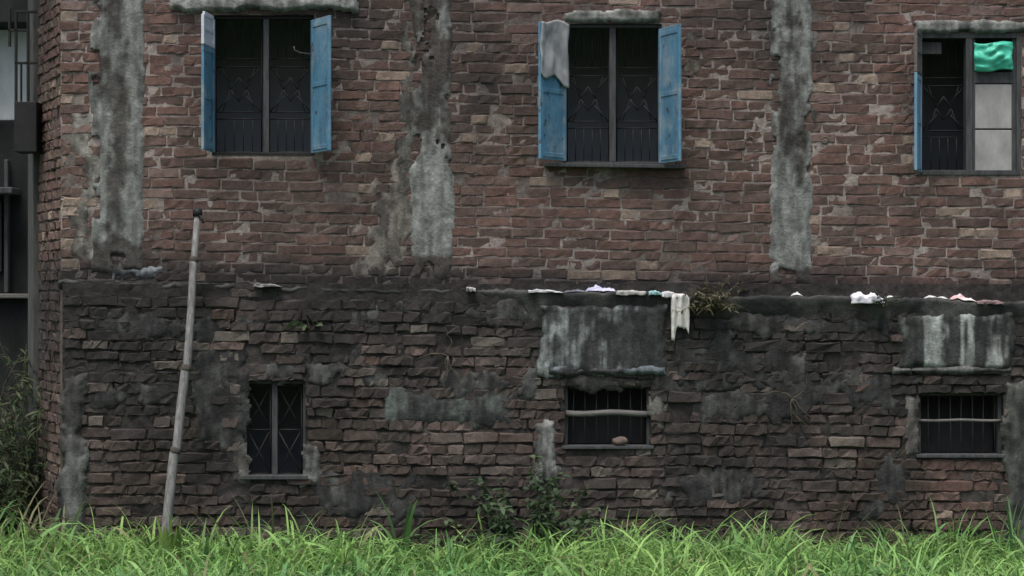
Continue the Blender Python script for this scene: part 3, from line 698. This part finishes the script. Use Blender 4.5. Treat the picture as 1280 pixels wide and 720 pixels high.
sheet('paper_scrap', 'small white scrap touching the pinkish bag', 'paper', 1171, 1184, .03, W0, W1, seed=22, group=G)
sheet('plastic_bag', 'crumpled white and pink bag under the boarded window', 'plastic bag', 1186, 1220, .075, (.42, .24, .25), (.80, .74, .77), seed=23, group=G)
sheet('cardboard_piece', 'flat brownish-pink cardboard beside the pinkish bag', 'cardboard', 1218, 1252, .02, (.17, .12, .12), (.28, .20, .20), seed=24, group=G, drop=.02)
sheet('paper_scrap', 'small white scrap on ledge right of second cement column', 'paper', 583, 595, .018, (.20, .20, .20), (.5, .5, .5), seed=25, group=G, drop=.018)
sheet('paper_scrap', 'pale crumbs of paper on ledge beside the bamboo pole', 'paper', 318, 352, .010, (.05, .05, .05), (.30, .30, .29), seed=27, group=G, drop=.012)
# grey plastic pulled over the second window's left shutter
def shutter_rag():
    hx = U(706); ang = math.radians(34); d = np.array([-math.sin(ang), -math.cos(ang)]); n = np.array([-d[1], d[0]])
    u = np.linspace(-.02, 1.04, 18); v = np.linspace(0, 1, 26); Ug, Vg = np.meshgrid(u, v)
    low = .385 + .10 * (1 - Ug) + .018 * np.sin(Ug * 9)
    z = V(31) + .02 * np.sin(Ug * 5) - Vg * low
    off = .016 + .06 * abs(fbm(Ug * 5, Vg * 1.2, 4, 2) - .5) + .012 * fbm(Ug * 7, Vg * 6, 6, 2)
    q = Ug * .365
    X = hx + d[0] * q + n[0] * off; Yv = -.03 + d[1] * q + n[1] * off
    I = np.arange(X.size).reshape(X.shape); F = np.stack([I[:-1, :-1], I[:-1, 1:], I[1:, 1:], I[1:, :-1]], -1).reshape(-1, 4)
    Vv = np.stack([X, Yv, z], -1).reshape(-1, 3); o_ = Vv.mean(0)
    o = mk('plastic_cover', Vv - o_, F, cloth('grey_plastic_cover', (.20, .205, .21), (.42, .425, .43), 5), None); o.location = o_
    s_ = o.modifiers.new('thickness', 'SOLIDIFY'); s_.thickness = .003
    tag(o, 'crumpled grey plastic draped over top of blue shutter', 'cover')
shutter_rag()
def green_bag():
    u = np.linspace(0, 1, 22); v = np.linspace(0, 1, 16); Ug, Vg = np.meshgrid(u, v)
    X = U(1216) + (U(1264) - U(1216)) * (Ug + .02 * np.sin(Vg * 9)); z = V(54) - (V(54) - V(89)) * (Vg + .05 * np.sin(Ug * 6))
    Yv = -.03 - .035 * np.sin(np.pi * Ug) * np.sin(np.pi * Vg) - .09 * abs(fbm(Ug * 3 + Vg * 2, Vg * 5 - Ug, 8, 2) - .5) - .006 * fbm(Ug * 16, Vg * 12, 9, 2)
    I = np.arange(X.size).reshape(X.shape); F = np.stack([I[:-1, :-1], I[:-1, 1:], I[1:, 1:], I[1:, :-1]], -1)[:, :, ::-1].reshape(-1, 4)
    Vv = np.stack([X, Yv, z], -1).reshape(-1, 3); o_ = Vv.mean(0)
    o = mk('plastic_bag', Vv - o_, F, cloth('green_plastic', (.03, .33, .22), (.10, .58, .42), 9, rough=.35), None); o.location = o_
    s_ = o.modifiers.new('thickness', 'SOLIDIFY'); s_.thickness = .003
    tag(o, 'bright green plastic stuffed in pane above pale boards', 'plastic bag')
green_bag()
def lump(name, label, cat, px, py, y, r, mat, sq=(1, 1, .7), group=None):
    m = MB(); vv = []; nu, nv = 10, 6
    for j in range(nv + 1):
        for i in range(nu):
            a_, b_ = 2 * math.pi * i / nu, math.pi * j / nv
            k = r * random.uniform(.82, 1.15)
            vv.append((k * sq[0] * math.sin(b_) * math.cos(a_), k * sq[1] * math.sin(b_) * math.sin(a_), k * sq[2] * math.cos(b_) + r * sq[2]))
    ff = [(j * nu + i, (j + 1) * nu + i, (j + 1) * nu + (i + 1) % nu, j * nu + (i + 1) % nu) for j in range(nv) for i in range(nu)]
    o = m.add(vv, ff).build(name, mat, None, smooth=True); o.location = (U(px, y), y, V(py, y)); return tag(o, label, cat, group)
lump('brick_fragment', 'rounded brick fragment on sill of the low barred window', 'brick', 775, 557, -.125, .055, speck('fragment', (.08, .065, .06), (.16, .12, .10), 20, .95, .5), (1.2, .6, .6))

# ------------------------------------------------------------------ plants
def leaf_mesh(length, width, bend, seg=4):
    v = []; f = []
    for k in range(seg + 1):
        t = k / seg; w_ = width * math.sin(math.pi * min(.97, .12 + t * .86)) ; a_ = bend * t
        v += [(-w_ / 2, length * t * math.cos(a_ * .6), length * t * math.sin(-a_ * .6)), (w_ / 2, length * t * math.cos(a_ * .6), length * t * math.sin(-a_ * .6))]
    f = [(2 * k, 2 * k + 1, 2 * k + 3, 2 * k + 2) for k in range(seg)]
    return np.array(v), f
def rot_to(P, az, el, roll=0):
    ca, sa, ce, se = math.cos(az), math.sin(az), math.cos(el), math.sin(el); cr, sr = math.cos(roll), math.sin(roll)
    x, y, z = P[:, 0] * cr + P[:, 2] * sr, P[:, 1], -P[:, 0] * sr + P[:, 2] * cr
    y, z = y * ce - z * se, y * se + z * ce
    return np.stack([x * ca - y * sa, x * sa + y * ca, z], -1)
def plant(name, label, cat, loc, n_stem, h, spread, n_leaf, ll, lw, cols, bias=(0, 0, 1), single=False, group=None, droop=.6, twig=M_TWIG, twr=.004):
    t = thing(name, label, cat, loc, group); st = MB(); Vs, Fs, Cs, off = [], [], [], 0
    for s_ in range(n_stem):
        d = Vector((random.gauss(bias[0], spread), random.gauss(bias[1], spread * .6), max(.15, random.gauss(bias[2], .25)))).normalized()
        H = h * random.uniform(.5, 1.05); pts = [Vector((random.uniform(-.02, .02), random.uniform(-.02, .02), -.02))]
        for k in range(5):
            d = (d + Vector((random.gauss(0, .16), random.gauss(0, .16), -.06 * k * droop))).normalized(); pts.append(pts[-1] + d * H / 5)
        st.tube(pts, [twr * (1 - .13 * k) for k in range(6)], 5)
        for k in range(n_leaf):
            q = random.uniform(.25, 1) * 4.999; i = int(q); p = pts[i].lerp(pts[i + 1], q - i)
            P, F_ = leaf_mesh(ll * random.uniform(.6, 1.2), lw * random.uniform(.7, 1.2), random.uniform(.3, 1.3))
            P = rot_to(P, random.uniform(0, 6.28), random.uniform(-.5, .8), random.uniform(-.6, .6)) + np.array(p)
            c = np.array(cols[random.randrange(len(cols))]) * random.uniform(.7, 1.25)
            if single: mk('leaf', P, F_, M_LEAF, t, np.tile(c, (len(P), 1)))
            else: Vs.append(P); Fs += [tuple(x + off for x in f) for f in F_]; Cs.append(np.tile(c, (len(P), 1))); off += len(P)
    st.build('stem', twig, t, smooth=True)
    if Vs: mk('foliage', np.concatenate(Vs), Fs, M_LEAF, t, np.concatenate(Cs))
    return t
GR = [(.045, .085, .030), (.06, .11, .04), (.035, .06, .028)]
DRY = [(.085, .075, .045), (.06, .06, .035), (.11, .095, .06)]
def on_ledge(px, y=-.13): x = U(px, y); return (x, y, ledge_top(x))
plant('dry_fern', 'withered brown-green fern clump growing on ledge beside hanging rag', 'plant', (U(892, -.17), -.17, ledge_top(U(892)) - .10), 34, .34, .55, 12, .06, .014, [(.11, .10, .06), (.08, .085, .05), (.14, .125, .08), (.07, .085, .04)], bias=(0, -.12, .5), droop=1.3)
plant('ledge_weed', 'small dark green weed on ledge right of peaked white bag', 'plant', (U(1104, -.17), -.17, ledge_top(U(1104)) - .04), 8, .22, .6, 8, .04, .02, [(.03, .05, .03), (.045, .065, .04)], bias=(0, -.2, .5), droop=1.3)
plant('wall_sprig', 'little leafy sprig rooted in brick joint below ledge', 'plant', (U(388, -.14), -.135, V(412, -.14)), 4, .16, .5, 3, .10, .05, [(.05, .085, .045), (.07, .10, .055)], bias=(0, -.5, .8), single=True)
plant('wall_sprig', 'tiny yellowish weed on ledge between the litter and fern', 'plant', (U(868, -.17), -.165, ledge_top(U(868)) - .03), 4, .12, .6, 5, .035, .012, DRY, bias=(0, -.2, .6))
plant('wall_shrub', 'dark leafy shrub at wall base beside whitish plaster pier', 'shrub', (U(655, -.4), -.40, float(gh(U(655), -.4))), 44, .88, .58, 28, .075, .036, [(.045, .075, .040), (.06, .10, .05), (.08, .12, .065)], bias=(.05, -.2, .9))
plant('wall_shrub', 'low green weeds under the bowed-rail window', 'shrub', (U(700, -.5), -.50, float(gh(U(700), -.5))), 22, .45, .7, 20, .06, .026, [(.045, .085, .030), (.06, .11, .04)], bias=(.1, -.1, .8))
plant('dark_bush', 'dense dark dry bush filling gap left of brick building', 'bush', (U(22, .9), .9, 0), 90, 1.75, .42, 44, .12, .020, [(.045, .078, .036), (.055, .085, .040), (.085, .10, .055)], bias=(0, -.1, .9), droop=.8)
plant('dark_bush', 'tangled brownish bush beneath the neighbour building wall', 'bush', (U(-35, 1.6), 1.6, 0), 50, 1.7, .45, 36, .11, .016, [(.022, .028, .018), (.045, .040, .026)], bias=(0, -.1, .9), droop=.8)

# tall blades: tufts one can tell apart
def blade(L, w_, az, lean, curl, seg=7):
    P = []; p = np.zeros(3); el = math.pi / 2 - lean
    for k in range(seg + 1):
        t = k / seg; ww = w_ * (1 - t ** 2.2) * (.75 + .5 * min(t * 3, 1)) / 2
        dx = np.array([math.cos(az), math.sin(az), 0]); sd = np.array([-math.sin(az), math.cos(az), 0])
        P += [p - sd * ww, p + sd * ww]
        p = p + (dx * math.cos(el) + np.array([0, 0, 1]) * math.sin(el)) * L / seg; el -= curl / seg * (.5 + t)
    return np.array(P), [(2 * k, 2 * k + 1, 2 * k + 3, 2 * k + 2) for k in range(seg)]
def tuft(label, px, y, n, L, w_, cols, lean=.35, curl=1.2, spread=.05, name='grass_tuft', group='tall grass tufts at the wall base', azb=None):
    x = U(px, y); t = thing(name, label, 'grass tuft', (x, y, float(gh(x, y)) - .02), group)
    for k in range(n):
        az = random.uniform(0, 6.28) if azb is None else random.gauss(azb, .5)
        P, F_ = blade(L * random.uniform(.7, 1.1), w_ * random.uniform(.7, 1.2), az, abs(random.gauss(lean, .15)), curl * random.uniform(.3, 1.6))
        P = P + np.array([random.gauss(0, spread), random.gauss(0, spread * .5), 0])
        c = np.array(cols[random.randrange(len(cols))]) * random.uniform(.8, 1.2)
        mk('leaf', P, F_, M_LEAF, t, np.tile(c, (len(P), 1)))
GG = [(.085, .19, .06), (.12, .24, .08), (.07, .16, .055)]; STRAW = [(.16, .15, .09), (.12, .13, .075), (.10, .14, .06)]
tuft('broad upright green leaves at foot of the bamboo pole', 213, -.95, 11, .52, .050, [(.10, .20, .07), (.08, .16, .06), (.13, .20, .05)], .12, .35, .035)
tuft('arching broad grass clump right of the bamboo pole', 252, -1.0, 9, .55, .034, GG, .45, 1.9, .06)
tuft('folded tall grass blades below the crossed-bar window', 348, -.7, 5, .72, .026, STRAW, .3, 1.8, .08)
tuft('tall green grass blades midway between crossed-bar and bowed-rail windows', 502, -.8, 8, .68, .036, GG, .2, 1.6, .04)
tuft('thin straw-coloured stalks left of the midway green blades', 428, -.6, 4, .60, .018, STRAW, .4, 1.3, .1)
tuft('spiky green clump midway between the two low barred windows', 958, -.7, 14, .50, .030, GG, .4, 1.5, .08)
tuft('pale dry stalks before the dark stain beside right barred window', 1070, -.5, 6, .62, .016, STRAW, .25, 1.2, .16)
tuft('pale green stalks left of the right barred window', 1122, -.5, 5, .62, .018, STRAW, .2, 1.0, .06)
tuft('slender green reeds before the grey plaster pier', 1266, -.6, 10, .72, .018, GG + STRAW, .2, .8, .10)
tuft('tall lush grass clump before the dark dry bush', 22, -.3, 34, .95, .024, GG + STRAW, .32, 2.0, .18)
tuft('long leaning grass at foot of the chamfered corner', 66, -.5, 10, .70, .028, GG + STRAW, .45, 1.3, .10)
tuft('arching grass clump left of the corner plaster pillar', 100, -1.1, 14, .48, .030, GG, .5, 1.8, .10)
tuft('yellow-tipped grass clump right of the corner plaster pillar', 150, -.9, 12, .46, .030, GG + [(.22, .22, .06)], .5, 1.7, .10)
tuft('loose grass clump before the low weeds', 720, -1.0, 12, .42, .022, GG, .5, 1.6, .10)
tuft('loose grass clump before bricks right of bowed-rail window', 860, -.8, 12, .42, .022, GG, .5, 1.6, .14)

# the meadow: too many blades to count
def meadow():
    xs, ys = [], []
    n1 = 115000
    x = RNG.uniform(-6.2, 6.2, n1); y = -.32 - (RNG.random(n1) ** 1.15) * 6.8
    x2 = RNG.uniform(-6.2, -3.9, 5000); y2 = RNG.uniform(-.4, 3.6, 5000)
    x = np.concatenate([x, x2]); y = np.concatenate([y, y2]); n = len(x)
    keep = vn(x * 2.2, y * 2.2, 77) + RNG.random(n) * .9 > .42
    x, y = x[keep], y[keep]; n = len(x)
    patch = fbm(x * .9, y * .9, 78); tall = fbm(x * 1.6, y * 1.6, 79)
    L = (.27 + .31 * RNG.random(n)) * (.45 + 1.1 * tall); w_ = .007 + .013 * RNG.random(n) ** 1.4
    az = RNG.uniform(0, 2 * np.pi, n); el = np.pi / 2 - abs(RNG.normal(.45, .45, n)); curl = RNG.uniform(1.2, 5.4, n)
    seg = 6; P = np.stack([x, y, gh(x, y) - .02], -1)
    dx = np.stack([np.cos(az), np.sin(az), 0 * az], -1); tw = az + RNG.normal(0, .5, n)
    sd = np.stack([-np.sin(tw), np.cos(tw), RNG.normal(0, .25, n)], -1); up = np.array([0, 0, 1.0])
    weed = RNG.random(n) < .30; w_ = np.where(weed, w_ * 1.5, w_); L = np.where(weed, L * .85, L)
    Vv = np.zeros((n, 2 * (seg + 1), 3))
    for k in range(seg + 1):
        t = k / seg; ww = (w_ * np.where(weed, .12 if t < .5 else max(.03, math.sin(math.pi * min(1, (t - .38) / .62))) * 1.25, (1 - t ** 2.4) * (.7 + .6 * min(t * 3, 1))) / 2)[:, None]
        Vv[:, 2 * k] = P - sd * ww; Vv[:, 2 * k + 1] = P + sd * ww
        P = P + (dx * np.cos(el)[:, None] + up * np.sin(el)[:, None]) * (L / seg)[:, None]; el = el - curl / seg * (.5 + t)
    base = np.arange(n)[:, None, None] * (2 * (seg + 1))
    F = (base + np.array([[2 * k, 2 * k + 1, 2 * k + 3, 2 * k + 2] for k in range(seg)])[None]).reshape(-1, 4)
    t = np.clip(patch * 1.5 - .25 + RNG.normal(0, .22, n), 0, 1)[:, None]
    col = np.array([.095, .225, .075]) * (1 - t) + np.array([.25, .41, .12]) * t
    col = np.where(weed[:, None], col * np.array([.95, .98, 1.05]), col); dry = (RNG.random(n) < .06)[:, None]; col = np.where(dry, np.array([.20, .20, .10]), col)
    col = col * RNG.uniform(.6, 1.4, n)[:, None]
    cv = np.repeat(col, 2 * (seg + 1), 0)
    o = mk('meadow_grass', Vv.reshape(-1, 3), F, M_LEAF, None, cv, kind='stuff')
    o['label'] = 'lush bright green grass growing before the brick building'; o['category'] = 'grass'
meadow()

for (px, py, lab) in ((990, 498, 'thin pale dry roots hanging on bricks between low barred windows'), (560, 445, 'thin dry roots clinging to dark bricks below second cement column')):
    t = thing('dry_root', lab, 'roots', (U(px, LOW_Y), LOW_Y - .03, V(py, LOW_Y)), 'dry roots on the wall')
    for k in range(6):
        d = Vector((random.gauss(0, .6), 0, random.choice((-1, -1, .4)))).normalized(); p = Vector((0, 0, 0)); pts = [p.copy()]
        for q in range(7):
            d = (d + Vector((random.gauss(0, .45), 0, -.1))).normalized(); p = p + d * .035; pts.append(Vector((p.x, random.uniform(-.012, .006), p.z)))
        MB().tube(pts, [.005 - .0005 * q for q in range(8)], 5).build('strand', M_TWIG, t, smooth=True)
